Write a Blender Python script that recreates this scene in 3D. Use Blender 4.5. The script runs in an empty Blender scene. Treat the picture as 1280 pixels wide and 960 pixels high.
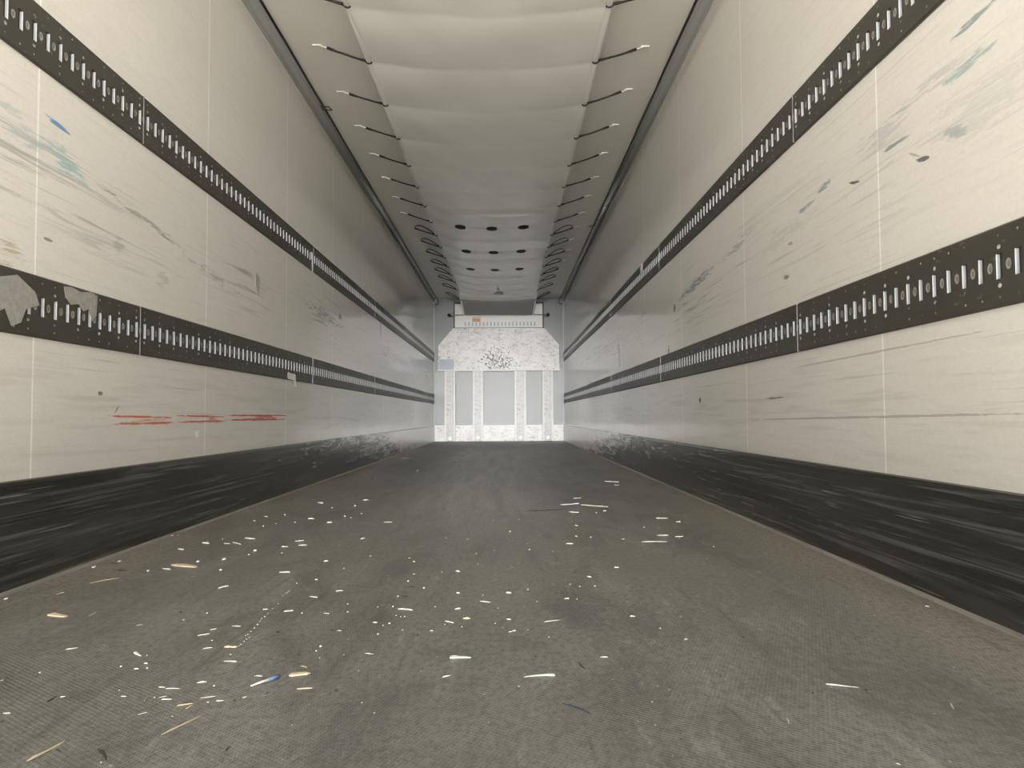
import bpy, bmesh, math, random
from mathutils import Vector, Matrix
PI = math.pi
SC = bpy.context.scene
COL = SC.collection
rnd = random.Random(7)
EXPO = 0.52
SKY = 0.60; LOBE = 56.0; LOBE_POW = 50.0; LOBE_UP = .03; SUN = 34.0
WALLC1 = (.66,.64,.60); WALLC2 = (.73,.71,.67); WR = .12; DR = .20
FLC1 = (.155,.151,.140); FLC2 = (.235,.229,.213); FLC3 = (.30,.293,.275); FR = .42
CEILC = (.78,.77,.72); DUCTC = (.89,.885,.85); COVEC = (.13,.13,.12); RAILC = (.046,.043,.036)

# ------------------------------------------------------------------ camera
cam_d = bpy.data.cameras.new('camera'); cam = bpy.data.objects.new('camera', cam_d); COL.objects.link(cam)
cam_d.sensor_fit = 'HORIZONTAL'; cam_d.sensor_width = 36.0; cam_d.lens = 945.3 / 1280 * 36.0
cam_d.clip_start = 0.02; cam_d.clip_end = 500
pitch, yaw, roll = 0.0423, 0.0078, 0.0053
fw = Vector((math.sin(yaw)*math.cos(pitch), math.cos(yaw)*math.cos(pitch), math.sin(pitch)))
rt = Vector((math.cos(yaw), -math.sin(yaw), 0)); up = rt.cross(fw)
R_ = rt*math.cos(roll) - up*math.sin(roll); U_ = rt*math.sin(roll) + up*math.cos(roll)
cam.matrix_world = Matrix.Translation((0.1335, 0, 0.472)) @ Matrix((R_, U_, -fw)).transposed().to_4x4()
SC.camera = cam

# ------------------------------------------------------------------ view, sky, sun
SC.view_settings.view_transform = 'Standard'; SC.view_settings.look = 'None'
SC.view_settings.gamma = 1.0; SC.view_settings.use_curve_mapping = False
SC.view_settings.exposure = EXPO
SC.cycles.max_bounces = 16; SC.cycles.diffuse_bounces = 12; SC.cycles.glossy_bounces = 8
SC.cycles.sample_clamp_indirect = 20
world = bpy.data.worlds.new('sky'); SC.world = world; world.use_nodes = True
wn = world.node_tree; wn.nodes.clear()
wo = wn.nodes.new('ShaderNodeOutputWorld'); wb = wn.nodes.new('ShaderNodeBackground')
tc = wn.nodes.new('ShaderNodeTexCoord'); dt = wn.nodes.new('ShaderNodeVectorMath'); dt.operation = 'DOT_PRODUCT'
nz = wn.nodes.new('ShaderNodeVectorMath'); nz.operation = 'NORMALIZE'
wn.links.new(tc.outputs['Generated'], nz.inputs[0]); wn.links.new(nz.outputs[0], dt.inputs[0])
dt.inputs[1].default_value = Vector((0.0, -1.0, LOBE_UP)).normalized()
def wm(op, a, b=None):
    n = wn.nodes.new('ShaderNodeMath'); n.operation = op
    for i, v in enumerate((a, b)):
        if v is None: continue
        if isinstance(v, (int, float)): n.inputs[i].default_value = v
        else: wn.links.new(v, n.inputs[i])
    return n.outputs[0]
lobe = wm('POWER', wm('MAXIMUM', dt.outputs['Value'], 0.0), LOBE_POW)      # bright sky lobe added behind the open doors to light the deep end
wn.links.new(wm('ADD', wm('MULTIPLY', lobe, LOBE), SKY), wb.inputs['Strength'])
wb.inputs['Color'].default_value = (1.0, 0.985, 0.95, 1)
wn.links.new(wb.outputs[0], wo.inputs[0])

sun_d = bpy.data.lights.new('yard_bounce_sun','SUN'); sun_d.energy = SUN; sun_d.angle = .02; sun_d.color = (1,.96,.9)   # added to light the yard, whose bounce lifts the ceiling; no direct sun inside
sun = bpy.data.objects.new('yard_bounce_sun', sun_d); COL.objects.link(sun)
sun.rotation_euler = Vector((.55,.45,1.0)).to_track_quat('Z','Y').to_euler()
# ------------------------------------------------------------------ helpers
def tag(o, label=None, cat=None, group=None, kind=None):
    if label: o['label'] = label
    if cat: o['category'] = cat
    if group: o['group'] = group
    if kind: o['kind'] = kind
    return o
def empty(name, loc=(0,0,0), rz=0):
    o = bpy.data.objects.new(name, None); COL.objects.link(o); o.location = loc; o.rotation_euler = (0,0,rz)
    o.empty_display_size = .05
    return o
class MB:
    def __init__(s): s.v=[]; s.f=[]; s.m=[]; s.sm=[]
    def add(s, vs, fs, m=0, smooth=False):
        n=len(s.v); s.v += [tuple(v) for v in vs]
        for f in fs: s.f.append([i+n for i in f]); s.m.append(m); s.sm.append(smooth)
    def box(s, a, b, m=0):
        (x0,y0,z0),(x1,y1,z1)=a,b
        s.add([(x0,y0,z0),(x1,y0,z0),(x1,y1,z0),(x0,y1,z0),(x0,y0,z1),(x1,y0,z1),(x1,y1,z1),(x0,y1,z1)],
              [(0,3,2,1),(4,5,6,7),(0,1,5,4),(1,2,6,5),(2,3,7,6),(3,0,4,7)], m)
    def extrude(s, poly, axis, a, b, m=0, smooth=False):
        # poly in the two other axes; axis 0/1/2
        n=len(poly)
        def P(p,t):
            return (t,p[0],p[1]) if axis==0 else (p[0],t,p[1]) if axis==1 else (p[0],p[1],t)
        vs=[P(p,a) for p in poly]+[P(p,b) for p in poly]
        k=len(s.v); s.v+=vs
        for i in range(n):
            j=(i+1)%n; s.f.append([k+i,k+j,k+n+j,k+n+i]); s.m.append(m); s.sm.append(smooth)
        s.f.append([k+i for i in range(n)][::-1]); s.m.append(m); s.sm.append(False)
        s.f.append([k+n+i for i in range(n)]); s.m.append(m); s.sm.append(False)
    def tube(s, pts, r, seg=8, m=0):
        pts=[Vector(p) for p in pts]; k=len(s.v); n=len(pts)
        t0=(pts[1]-pts[0]).normalized(); a=t0.orthogonal().normalized()
        for i,p in enumerate(pts):
            t=((pts[min(i+1,n-1)]-pts[max(i-1,0)])).normalized()
            a=(a-t*a.dot(t)).normalized(); b=t.cross(a)
            rr = r[i] if isinstance(r,(list,tuple)) else r
            for j in range(seg):
                q=2*PI*j/seg; s.v.append(tuple(p+(a*math.cos(q)+b*math.sin(q))*rr))
        for i in range(n-1):
            for j in range(seg):
                j2=(j+1)%seg; s.f.append([k+i*seg+j,k+i*seg+j2,k+(i+1)*seg+j2,k+(i+1)*seg+j]); s.m.append(m); s.sm.append(True)
        s.f.append([k+j for j in range(seg)][::-1]); s.m.append(m); s.sm.append(False)
        s.f.append([k+(n-1)*seg+j for j in range(seg)]); s.m.append(m); s.sm.append(False)
    def mesh(s, name, mats):
        me=bpy.data.meshes.new(name); me.from_pydata(s.v,[],s.f)
        for mt in (mats if isinstance(mats,(list,tuple)) else [mats]): me.materials.append(mt)
        me.polygons.foreach_set('material_index', s.m); me.polygons.foreach_set('use_smooth', s.sm)
        bm=bmesh.new(); bm.from_mesh(me); bmesh.ops.recalc_face_normals(bm, faces=bm.faces); bm.to_mesh(me); bm.free()
        return me
    def build(s, name, mats, parent=None, bevel=0, loc=None):
        o=bpy.data.objects.new(name, s.mesh(name, mats)); COL.objects.link(o)
        if parent: o.parent=parent
        if loc: o.location=loc
        if bevel:
            b=o.modifiers.new('bevel','BEVEL'); b.width=bevel; b.segments=2; b.limit_method='ANGLE'
        return o
def copy_tree(o, parent=None):
    c=o.copy(); COL.objects.link(c)
    if parent: c.parent=parent
    for ch in list(o.children): copy_tree(ch, c)
    return c
def at_y(y, cx_poly=None): pass

# ------------------------------------------------------------------ materials
class NT:
    """small wrapper around a Principled material's node tree"""
    def __init__(s, name, color=(.5,.5,.5), rough=.5, metal=0, spec=.5, coat=0, coat_rough=.1):
        s.mat=bpy.data.materials.new(name); s.mat.use_nodes=True; s.t=s.mat.node_tree
        s.b=s.t.nodes['Principled BSDF']
        s.b.inputs['Base Color'].default_value=(*color,1); s.b.inputs['Roughness'].default_value=rough
        s.b.inputs['Metallic'].default_value=metal; s.b.inputs['Specular IOR Level'].default_value=spec
        s.b.inputs['Coat Weight'].default_value=coat; s.b.inputs['Coat Roughness'].default_value=coat_rough
        s._pos=None
    def n(s, t): return s.t.nodes.new(t)
    def link(s,a,b): s.t.links.new(a,b)
    def put(s, sock, v):
        if isinstance(v,(int,float)): sock.default_value=v
        elif isinstance(v,(tuple,list)): sock.default_value=(*v,1) if len(v)==3 and len(sock.default_value)==4 else v
        else: s.link(v,sock)
    def m(s, op, a, b=None, c=None, clamp=False):
        n=s.n('ShaderNodeMath'); n.operation=op; n.use_clamp=clamp
        for i,v in enumerate((a,b,c)):
            if v is not None: s.put(n.inputs[i],v)
        return n.outputs[0]
    def pos(s):
        if s._pos is None:
            g=s.n('ShaderNodeNewGeometry'); x=s.n('ShaderNodeSeparateXYZ'); s.link(g.outputs['Position'],x.inputs[0])
            s._pos=(g.outputs['Position'],x.outputs[0],x.outputs[1],x.outputs[2])
        return s._pos
    def obj(s):
        tcn=s.n('ShaderNodeTexCoord'); return tcn.outputs['Object']
    def scaled(s, sc, vec=None, rot=(0,0,0)):
        mp=s.n('ShaderNodeMapping'); mp.inputs['Scale'].default_value=sc; mp.inputs['Rotation'].default_value=rot
        s.link(vec if vec is not None else s.pos()[0], mp.inputs[0]); return mp.outputs[0]
    def noise(s, sc, scale=1.0, detail=4, rough=.55, vec=None, dist=0, rot=(0,0,0)):
        n=s.n('ShaderNodeTexNoise'); n.inputs['Scale'].default_value=scale; n.inputs['Detail'].default_value=detail
        n.inputs['Roughness'].default_value=rough; n.inputs['Distortion'].default_value=dist
        s.link(s.scaled(sc,vec,rot), n.inputs['Vector']); return n.outputs['Fac']
    def ramp(s, v, lo, hi, a=0.0, b=1.0, smooth=True):
        n=s.n('ShaderNodeMapRange'); n.interpolation_type='SMOOTHSTEP' if smooth else 'LINEAR'
        s.put(n.inputs[0],v); n.inputs[1].default_value=lo; n.inputs[2].default_value=hi
        n.inputs[3].default_value=a; n.inputs[4].default_value=b; return n.outputs[0]
    def mix(s, f, a, b, blend='MIX'):
        n=s.n('ShaderNodeMix'); n.data_type='RGBA'; n.blend_type=blend
        s.put(n.inputs[0],f); s.put(n.inputs[6],a); s.put(n.inputs[7],b); return n.outputs[2]
    def band(s, v, c, w, soft=.3):
        d=s.m('ABSOLUTE', s.m('SUBTRACT', v, c)); return s.ramp(d, w*(1-soft), w, 1.0, 0.0)
    def bump(s, h, strength=.3, dist=.01):
        n=s.n('ShaderNodeBump'); n.inputs['Strength'].default_value=strength; n.inputs['Distance'].default_value=dist
        s.link(h,n.inputs['Height']); s.link(n.outputs[0], s.b.inputs['Normal'])
    def color(s, v): s.link(v, s.b.inputs['Base Color'])
    def rough(s, v): s.link(v, s.b.inputs['Roughness'])
def simple(name, color, rough=.5, metal=0, spec=.5, var=0.0, vsc=(30,30,30)):
    t=NT(name,color,rough,metal,spec)
    if var:
        f=t.noise(vsc, vec=t.obj()); t.color(t.mix(f, tuple(c*(1-var) for c in color), tuple(min(1,c*(1+var)) for c in color)))
    return t.mat
DEBRIS = [
  (-0.891, 2.435, 0.099, 0.0397, 0.004, -0.47, 'y'), (-1.035, 2.742, 0.032, 0.013, 0.004, -0.56, 'p'), (-0.997, 2.87, 0.042, 0.0168, 0.004, -0.6, 'p'), (-0.865, 2.973, 0.048, 0.0193, 0.004, -0.45, 'p'),
  (-0.914, 2.862, 0.031, 0.0114, 0.0026, -0.48, 'p'), (-0.878, 2.863, 0.065, 0.0104, 0.003, -0.79, 'p'), (-1.141, 2.518, 0.012, 0.0156, 0.004, -0.04, 'c'), (-1.173, 2.424, 0.014, 0.0184, 0.004, -0.03, 'c'),
  (-0.878, 2.506, 0.011, 0.0138, 0.004, -0.04, 'c'), (-0.807, 2.544, 0.013, 0.0175, 0.004, -0.04, 'c'), (-0.926, 2.386, 0.036, 0.0091, 0.0025, -0.47, 'p'), (-0.972, 2.359, 0.01, 0.013, 0.004, -0.03, 'c'),
  (-0.751, 2.366, 0.009, 0.0114, 0.0035, -0.03, 'c'), (-1.228, 2.855, 0.011, 0.0138, 0.004, -0.04, 'c'), (-1.205, 3.056, 0.011, 0.0148, 0.004, -0.04, 'c'), (-1.185, 3.07, 0.008, 0.0106, 0.0032, -0.04, 'c'),
  (-1.017, 3.48, 0.011, 0.0144, 0.004, -0.05, 'c'), (-0.757, 2.703, 0.013, 0.0167, 0.004, -0.04, 'c'), (-0.967, 2.958, 0.006, 0.0082, 0.0025, -0.04, 'c'), (-0.752, 2.626, 0.007, 0.009, 0.0028, -0.04, 'c'),
  (-1.141, 2.488, 0.028, 0.008, 0.002, -0.28, 'd'), (-1.061, 2.374, 0.038, 0.0112, 0.0028, -0.19, 'd'), (-1.035, 2.226, 0.082, 0.0038, 0.0018, 0.97, 'y'), (-1.07, 2.069, 0.03, 0.003, 0.0019, 1.35, 'p'),
  (-1.177, 2.009, 0.011, 0.0138, 0.004, -0.03, 'c'), (-0.941, 1.836, 0.061, 0.0171, 0.004, -0.39, 'Y'), (-0.866, 1.85, 0.046, 0.003, 0.0017, 1.7, 'p'), (-0.655, 2.128, 0.035, 0.0065, 0.0039, 1.1, 'p'),
  (-0.892, 2.156, 0.006, 0.0074, 0.0023, -0.03, 'd'), (-0.705, 1.751, 0.015, 0.003, 0.0014, 0.82, 'p'), (-0.686, 1.712, 0.039, 0.003, 0.0023, 1.57, 'g'), (-0.759, 1.577, 0.022, 0.0033, 0.0015, 0.54, 'p'),
  (-0.704, 1.599, 0.004, 0.0046, 0.0017, -0.03, 'g'), (-0.59, 1.85, 0.005, 0.0061, 0.002, -0.03, 'c'), (-0.621, 1.79, 0.006, 0.0069, 0.0023, -0.03, 'c'), (-0.658, 1.862, 0.007, 0.0087, 0.0028, -0.03, 'd'),
  (-0.605, 1.536, 0.034, 0.0062, 0.0032, -0.75, 'p'), (-0.561, 1.479, 0.01, 0.0041, 0.0018, -0.38, 'p'), (-0.582, 1.528, 0.003, 0.0033, 0.0013, -0.02, 'c'), (-0.6, 1.462, 0.005, 0.0046, 0.0019, -0.02, 'c'),
  (-0.564, 1.448, 0.009, 0.0035, 0.0017, -0.02, 'p'), (-0.545, 1.451, 0.005, 0.0045, 0.0018, -0.02, 'c'), (-0.734, 1.431, 0.004, 0.0044, 0.0018, -0.02, 'c'), (-0.526, 1.67, 0.025, 0.0046, 0.002, 0.62, 'p'),
  (-0.521, 1.711, 0.015, 0.0041, 0.002, 0.8, 'p'), (-0.478, 1.735, 0.022, 0.004, 0.0014, -0.18, 'p'), (-0.48, 1.573, 0.017, 0.0037, 0.0015, 0.29, 'p'), (-0.435, 1.579, 0.026, 0.0089, 0.0033, -0.03, 'y'),
  (-0.417, 1.53, 0.004, 0.0042, 0.0016, -0.02, 'y'), (-0.402, 1.487, 0.026, 0.0044, 0.0018, -0.16, 'p'), (-0.491, 1.626, 0.004, 0.0047, 0.0017, -0.03, 'c'), (-0.411, 1.372, 0.016, 0.0048, 0.0022, 0.3, 'p'),
  (-0.382, 1.354, 0.004, 0.0039, 0.0017, -0.02, 'c'), (-0.471, 1.349, 0.013, 0.0036, 0.0016, -0.17, 'p'), (-0.449, 1.342, 0.025, 0.0032, 0.0014, -0.02, 'p'), (-0.62, 1.308, 0.008, 0.003, 0.0014, 0.46, 'p'),
  (-0.632, 1.298, 0.031, 0.003, 0.0027, 1.58, 'd'), (-0.668, 1.238, 0.011, 0.0031, 0.0015, 0.05, 'p'), (-0.539, 1.336, 0.003, 0.0026, 0.0011, -0.02, 'c'), (-0.517, 1.307, 0.009, 0.0034, 0.0016, -0.02, 'p'),
  (-0.449, 1.303, 0.013, 0.003, 0.0012, 0.68, 'p'), (-0.438, 1.292, 0.017, 0.0034, 0.0015, 0.03, 'p'), (-0.462, 1.301, 0.003, 0.0024, 0.0011, -0.02, 'c'), (-0.472, 1.291, 0.018, 0.003, 0.0017, 1.76, 'g'),
  (-0.397, 1.268, 0.024, 0.0033, 0.0017, 0.42, 'y'), (-0.385, 1.258, 0.017, 0.003, 0.0015, 1.32, 'y'), (-0.363, 1.277, 0.004, 0.0035, 0.0016, -0.02, 'c'), (-0.345, 1.284, 0.012, 0.0037, 0.0017, 0.13, 'p'),
  (-0.372, 1.301, 0.025, 0.003, 0.001, 0.35, 'p'), (-0.31, 1.299, 0.008, 0.003, 0.0014, 0.73, 'p'), (-0.322, 1.285, 0.005, 0.0047, 0.0022, -0.02, 'd'), (-0.449, 1.232, 0.015, 0.003, 0.001, 0.81, 'p'),
  (-0.396, 1.219, 0.003, 0.0027, 0.0013, -0.02, 'c'), (-0.367, 1.185, 0.077, 0.003, 0.0016, 1.17, 'y'), (-0.521, 1.098, 0.065, 0.003, 0.0026, 1.34, 'y'), (-0.435, 1.085, 0.046, 0.0056, 0.004, -0.87, 'd'),
  (-0.424, 1.061, 0.003, 0.002, 0.0011, -0.02, 'c'), (-0.505, 1.099, 0.016, 0.003, 0.0017, -0.65, 'd'), (-0.653, 1.203, 0.007, 0.0057, 0.0028, -0.02, 'd'), (-0.327, 1.403, 0.003, 0.0028, 0.0012, -0.02, 'c'),
  (-0.778, 1.392, 0.008, 0.003, 0.0011, 1.45, 'p'), (-0.265, 1.1, 0.016, 0.003, 0.0015, 1.62, 'd'), (-0.433, 1.719, 0.004, 0.0042, 0.0015, -0.03, 'c'), (-0.431, 1.691, 0.004, 0.0046, 0.0016, -0.03, 'c'),
  (-0.43, 1.668, 0.003, 0.004, 0.0014, -0.03, 'c'), (-0.419, 1.645, 0.003, 0.0034, 0.0012, -0.03, 'c'), (-0.421, 1.634, 0.003, 0.0038, 0.0014, -0.03, 'c'), (-0.42, 1.617, 0.003, 0.0033, 0.0012, -0.03, 'c'),
  (-0.42, 1.596, 0.003, 0.0037, 0.0014, -0.03, 'c'), (-0.42, 1.586, 0.002, 0.0027, 0.001, -0.03, 'c'), (-0.432, 1.66, 0.003, 0.003, 0.0011, -0.03, 'c'), (-0.42, 2.219, 0.008, 0.0106, 0.0033, -0.03, 'c'),
  (-0.463, 2.173, 0.005, 0.0059, 0.0018, -0.03, 'c'), (-0.321, 2.075, 0.019, 0.0074, 0.0022, 0.23, 'p'), (-0.373, 2.006, 0.026, 0.0064, 0.0021, -0.47, 'p'), (-0.458, 2.068, 0.042, 0.003, 0.0025, 1.57, 'p'),
  (-0.46, 1.882, 0.012, 0.0047, 0.0022, 0.31, 'p'), (-0.398, 1.864, 0.023, 0.0074, 0.0025, 0.3, 'p'), (-0.36, 1.844, 0.005, 0.0061, 0.002, -0.03, 'c'), (-0.3, 1.84, 0.015, 0.0051, 0.0017, -0.28, 'p'),
  (-0.268, 1.93, 0.005, 0.0066, 0.002, -0.03, 'c'), (-0.252, 1.852, 0.005, 0.0061, 0.002, -0.03, 'c'), (-0.169, 1.756, 0.011, 0.0042, 0.0021, -0.03, 'p'), (-0.135, 1.747, 0.006, 0.0077, 0.0026, -0.03, 'c'),
  (-0.187, 1.898, 0.004, 0.0052, 0.0016, -0.03, 'c'), (-0.15, 1.901, 0.005, 0.0065, 0.002, -0.03, 'c'), (-0.115, 1.872, 0.04, 0.0076, 0.0025, -0.27, 'p'), (-0.153, 2.007, 0.006, 0.0082, 0.0025, -0.03, 'c'),
  (-0.134, 2.006, 0.022, 0.007, 0.0021, -0.23, 'd'), (-0.131, 2.117, 0.021, 0.0083, 0.0034, -0.27, 'd'), (-0.095, 2.102, 0.007, 0.0086, 0.0027, -0.03, 'c'), (-0.15, 2.189, 0.006, 0.0075, 0.0023, -0.03, 'c'),
  (0.003, 2.038, 0.009, 0.0036, 0.0032, -0.03, 'p'), (-0.045, 1.896, 0.004, 0.0052, 0.0016, -0.03, 'c'), (-0.13, 1.816, 0.004, 0.0047, 0.0015, -0.03, 'c'), (-0.108, 1.806, 0.004, 0.0047, 0.0015, -0.03, 'c'),
  (-0.117, 1.806, 0.004, 0.0047, 0.0015, -0.03, 'c'), (0.012, 1.872, 0.016, 0.0066, 0.0037, 0.59, 'p'), (0.039, 1.784, 0.017, 0.0066, 0.0035, -0.13, 'y'), (0.001, 1.755, 0.027, 0.0043, 0.0019, -0.69, 'p'),
  (0.078, 1.942, 0.03, 0.0061, 0.0021, -0.46, 'p'), (0.07, 2.013, 0.004, 0.0055, 0.0017, -0.03, 'c'), (0.137, 2.037, 0.015, 0.0061, 0.0038, -0.5, 'p'), (0.137, 1.775, 0.011, 0.0045, 0.0021, -0.34, 'p'),
  (0.14, 1.673, 0.009, 0.0036, 0.0018, 0.51, 'p'), (0.111, 1.878, 0.004, 0.0051, 0.0016, -0.03, 'c'), (0.106, 1.74, 0.004, 0.0043, 0.0015, -0.03, 'c'), (0.032, 1.715, 0.004, 0.0053, 0.0018, -0.03, 'c'),
  (-0.008, 1.735, 0.004, 0.0043, 0.0015, -0.03, 'c'), (-0.033, 1.686, 0.007, 0.003, 0.002, -0.03, 'p'), (-0.098, 1.693, 0.004, 0.0041, 0.0014, -0.03, 'c'), (-0.06, 1.652, 0.006, 0.0069, 0.0024, -0.03, 'd'),
  (-0.237, 1.692, 0.012, 0.0037, 0.0013, -0.28, 'p'), (-0.254, 1.697, 0.006, 0.0072, 0.0025, -0.03, 'd'), (-0.147, 1.662, 0.005, 0.0059, 0.0021, -0.03, 'c'), (-0.147, 1.731, 0.004, 0.0043, 0.0015, -0.03, 'c'),
  (-0.25, 1.577, 0.005, 0.003, 0.0029, 0.26, 'p'), (-0.252, 1.549, 0.004, 0.0043, 0.0016, -0.02, 'c'), (-0.234, 1.504, 0.003, 0.0032, 0.0013, -0.02, 'c'), (-0.37, 1.684, 0.007, 0.0081, 0.0029, -0.03, 'd'),
  (-0.142, 1.529, 0.02, 0.0034, 0.0014, -0.35, 'p'), (-0.143, 1.427, 0.003, 0.0029, 0.0012, -0.02, 'c'), (-0.027, 1.424, 0.003, 0.0029, 0.0012, -0.02, 'c'), (0.042, 1.498, 0.041, 0.0122, 0.004, -0.02, 'T'),
  (0.023, 1.395, 0.019, 0.003, 0.0015, 0.63, 'p'), (-0.297, 1.369, 0.053, 0.003, 0.0022, 0.93, 'S'), (-0.247, 1.409, 0.038, 0.0134, 0.004, 0.32, 'y'), (-0.251, 1.453, 0.017, 0.0031, 0.0015, -0.6, 'y'),
  (-0.319, 1.403, 0.013, 0.0039, 0.0017, -0.19, 'p'), (-0.219, 1.338, 0.027, 0.0044, 0.0019, 0.16, 'y'), (-0.149, 1.387, 0.004, 0.0041, 0.0018, -0.02, 'd'), (-0.162, 1.327, 0.007, 0.0063, 0.0028, -0.02, 'd'),
  (-0.278, 1.318, 0.005, 0.0044, 0.002, -0.02, 'd'), (-0.107, 1.27, 0.003, 0.0029, 0.0013, -0.02, 'c'), (-0.079, 1.227, 0.003, 0.0027, 0.0013, -0.02, 'c'), (-0.197, 1.182, 0.002, 0.002, 0.001, -0.02, 'c'),
  (0.104, 1.186, 0.002, 0.002, 0.001, -0.02, 'c'), (-0.191, 1.523, 0.003, 0.0033, 0.0013, -0.02, 'c'), (-0.281, 1.527, 0.008, 0.0084, 0.0032, -0.02, 'd'), (-0.458, 2.02, 0.003, 0.0041, 0.0013, -0.03, 'c'),
  (-0.446, 1.939, 0.004, 0.0046, 0.0014, -0.03, 'c'), (-0.445, 1.89, 0.003, 0.0038, 0.0012, -0.03, 'c'), (-0.441, 1.842, 0.003, 0.0043, 0.0014, -0.03, 'c'), (-0.44, 1.815, 0.004, 0.0047, 0.0015, -0.03, 'c'),
  (-0.442, 1.798, 0.004, 0.0046, 0.0015, -0.03, 'c'), (-0.438, 1.775, 0.003, 0.0034, 0.0011, -0.03, 'c'), (-0.435, 1.747, 0.004, 0.0049, 0.0017, -0.03, 'c'), (0.191, 1.39, 0.056, 0.0064, 0.0028, 0.13, 'T'),
  (0.236, 1.758, 0.041, 0.0045, 0.0016, 0.4, 'p'), (0.374, 2.23, 0.016, 0.0065, 0.0024, -0.57, 'p'), (0.309, 2.136, 0.004, 0.0058, 0.0018, -0.03, 'c'), (0.334, 2.105, 0.006, 0.0072, 0.0022, -0.03, 'c'),
  (0.376, 2.109, 0.006, 0.0072, 0.0022, -0.03, 'c'), (0.19, 2.074, 0.005, 0.0071, 0.0022, -0.03, 'c'), (0.287, 1.971, 0.012, 0.0049, 0.0021, 0.15, 'p'), (0.209, 1.941, 0.004, 0.0053, 0.0016, -0.03, 'c'),
  (0.313, 1.963, 0.004, 0.0053, 0.0017, -0.03, 'c'), (0.428, 1.793, 0.013, 0.0052, 0.0019, -0.3, 'p'), (0.437, 1.934, 0.003, 0.0039, 0.0012, -0.03, 'c'), (0.47, 1.923, 0.003, 0.0039, 0.0012, -0.03, 'c'),
  (0.539, 1.788, 0.004, 0.0046, 0.0015, -0.03, 'c'), (0.471, 1.69, 0.005, 0.0061, 0.0021, -0.03, 'c'), (0.509, 1.608, 0.011, 0.0042, 0.0019, 0.64, 'p'), (0.148, 1.681, 0.008, 0.0032, 0.0018, 0.17, 'p'),
  (0.222, 1.632, 0.004, 0.0048, 0.0017, -0.03, 'c'), (0.179, 1.687, 0.004, 0.0041, 0.0014, -0.03, 'c'), (0.322, 1.496, 0.015, 0.0045, 0.0018, -0.11, 'p'), (0.275, 1.448, 0.047, 0.003, 0.0019, -1.39, 'd'),
  (0.189, 1.504, 0.004, 0.0041, 0.0016, -0.02, 'd'), (0.153, 1.339, 0.004, 0.0039, 0.0017, -0.02, 'c'), (0.213, 1.435, 0.002, 0.0022, 0.0009, -0.02, 'c'), (0.24, 1.345, 0.002, 0.0019, 0.0009, -0.02, 'c'),
  (0.549, 1.429, 0.004, 0.0044, 0.0018, -0.02, 'g'), (0.633, 1.62, 0.003, 0.0038, 0.0014, -0.03, 'd'), (0.371, 1.263, 0.004, 0.0034, 0.0016, -0.02, 'c'), (0.37, 1.352, 0.003, 0.0026, 0.0011, -0.02, 'c'),
  (0.395, 1.336, 0.003, 0.0026, 0.0011, -0.02, 'c'), (0.41, 1.317, 0.003, 0.0025, 0.0011, -0.02, 'c'), (0.517, 1.245, 0.003, 0.0028, 0.0013, -0.02, 'g'), (0.334, 1.183, 0.002, 0.002, 0.001, -0.02, 'c'),
  (0.358, 1.17, 0.003, 0.0025, 0.0012, -0.02, 'c'), (0.244, 1.237, 0.063, 0.0042, 0.0029, -0.83, 'b'), (0.252, 1.09, 0.004, 0.003, 0.0016, -0.02, 'd'), (0.386, 1.12, 0.003, 0.0022, 0.0012, -0.02, 'd'),
  (0.175, 1.211, 0.004, 0.0032, 0.0015, -0.02, 'g'), (0.324, 1.302, 0.003, 0.003, 0.0014, -0.02, 'g'), (0.519, 1.413, 0.003, 0.0029, 0.0012, -0.02, 'c'), (0.553, 1.352, 0.003, 0.0026, 0.0011, -0.02, 'c'),
  (0.52, 1.155, 0.002, 0.0019, 0.001, -0.02, 'c'), (1.162, 1.865, 0.01, 0.004, 0.002, -0.43, 'p'), (0.993, 1.784, 0.004, 0.0046, 0.0015, -0.03, 'c'), (0.877, 2.011, 0.005, 0.0068, 0.0021, -0.03, 'c'),
  (0.966, 1.869, 0.003, 0.0038, 0.0012, -0.03, 'c'), (0.715, 1.33, 0.053, 0.003, 0.0014, -0.34, 'T'), (0.85, 1.234, 0.027, 0.003, 0.0026, -1.93, 'p'), (0.564, 1.181, 0.022, 0.003, 0.0012, -1.78, 'p'),
  (0.963, 1.42, 0.003, 0.0029, 0.0012, -0.02, 'c'), (0.659, 1.035, 0.006, 0.003, 0.0012, -0.84, 'p'), (0.65, 1.297, 0.003, 0.003, 0.0014, -0.02, 'd'), (0.745, 1.307, 0.004, 0.0037, 0.0017, -0.02, 'd'),
  (0.883, 5.398, 0.107, 0.0363, 0.004, -0.54, 'p'), (0.879, 5.141, 0.036, 0.0145, 0.0034, -0.07, 'p'), (0.537, 4.344, 0.054, 0.0213, 0.0034, 0.57, 'p'), (0.471, 4.054, 0.117, 0.0276, 0.004, 0.53, 'L'),
  (0.591, 3.971, 0.161, 0.02, 0.0037, -0.63, 'p'), (0.461, 3.719, 0.055, 0.0165, 0.003, -0.48, 'p'), (0.333, 3.796, 0.217, 0.0249, 0.004, 0.29, 'd'), (0.617, 3.754, 0.017, 0.0067, 0.0035, -0.05, 'p'),
  (0.568, 3.687, 0.008, 0.01, 0.0031, -0.05, 'c'), (0.844, 3.48, 0.055, 0.019, 0.0032, -0.05, 'p'), (0.892, 3.36, 0.022, 0.0088, 0.0031, -0.05, 'p'), (0.432, 3.265, 0.017, 0.0068, 0.0026, -0.81, 'p'),
  (0.711, 3.2, 0.007, 0.0087, 0.0027, -0.04, 'c'), (0.405, 2.975, 0.013, 0.0053, 0.0039, -0.88, 'p'), (0.746, 2.988, 0.046, 0.012, 0.0024, 0.07, 'p'), (0.802, 2.954, 0.034, 0.0114, 0.0023, 0.25, 'p'),
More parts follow.
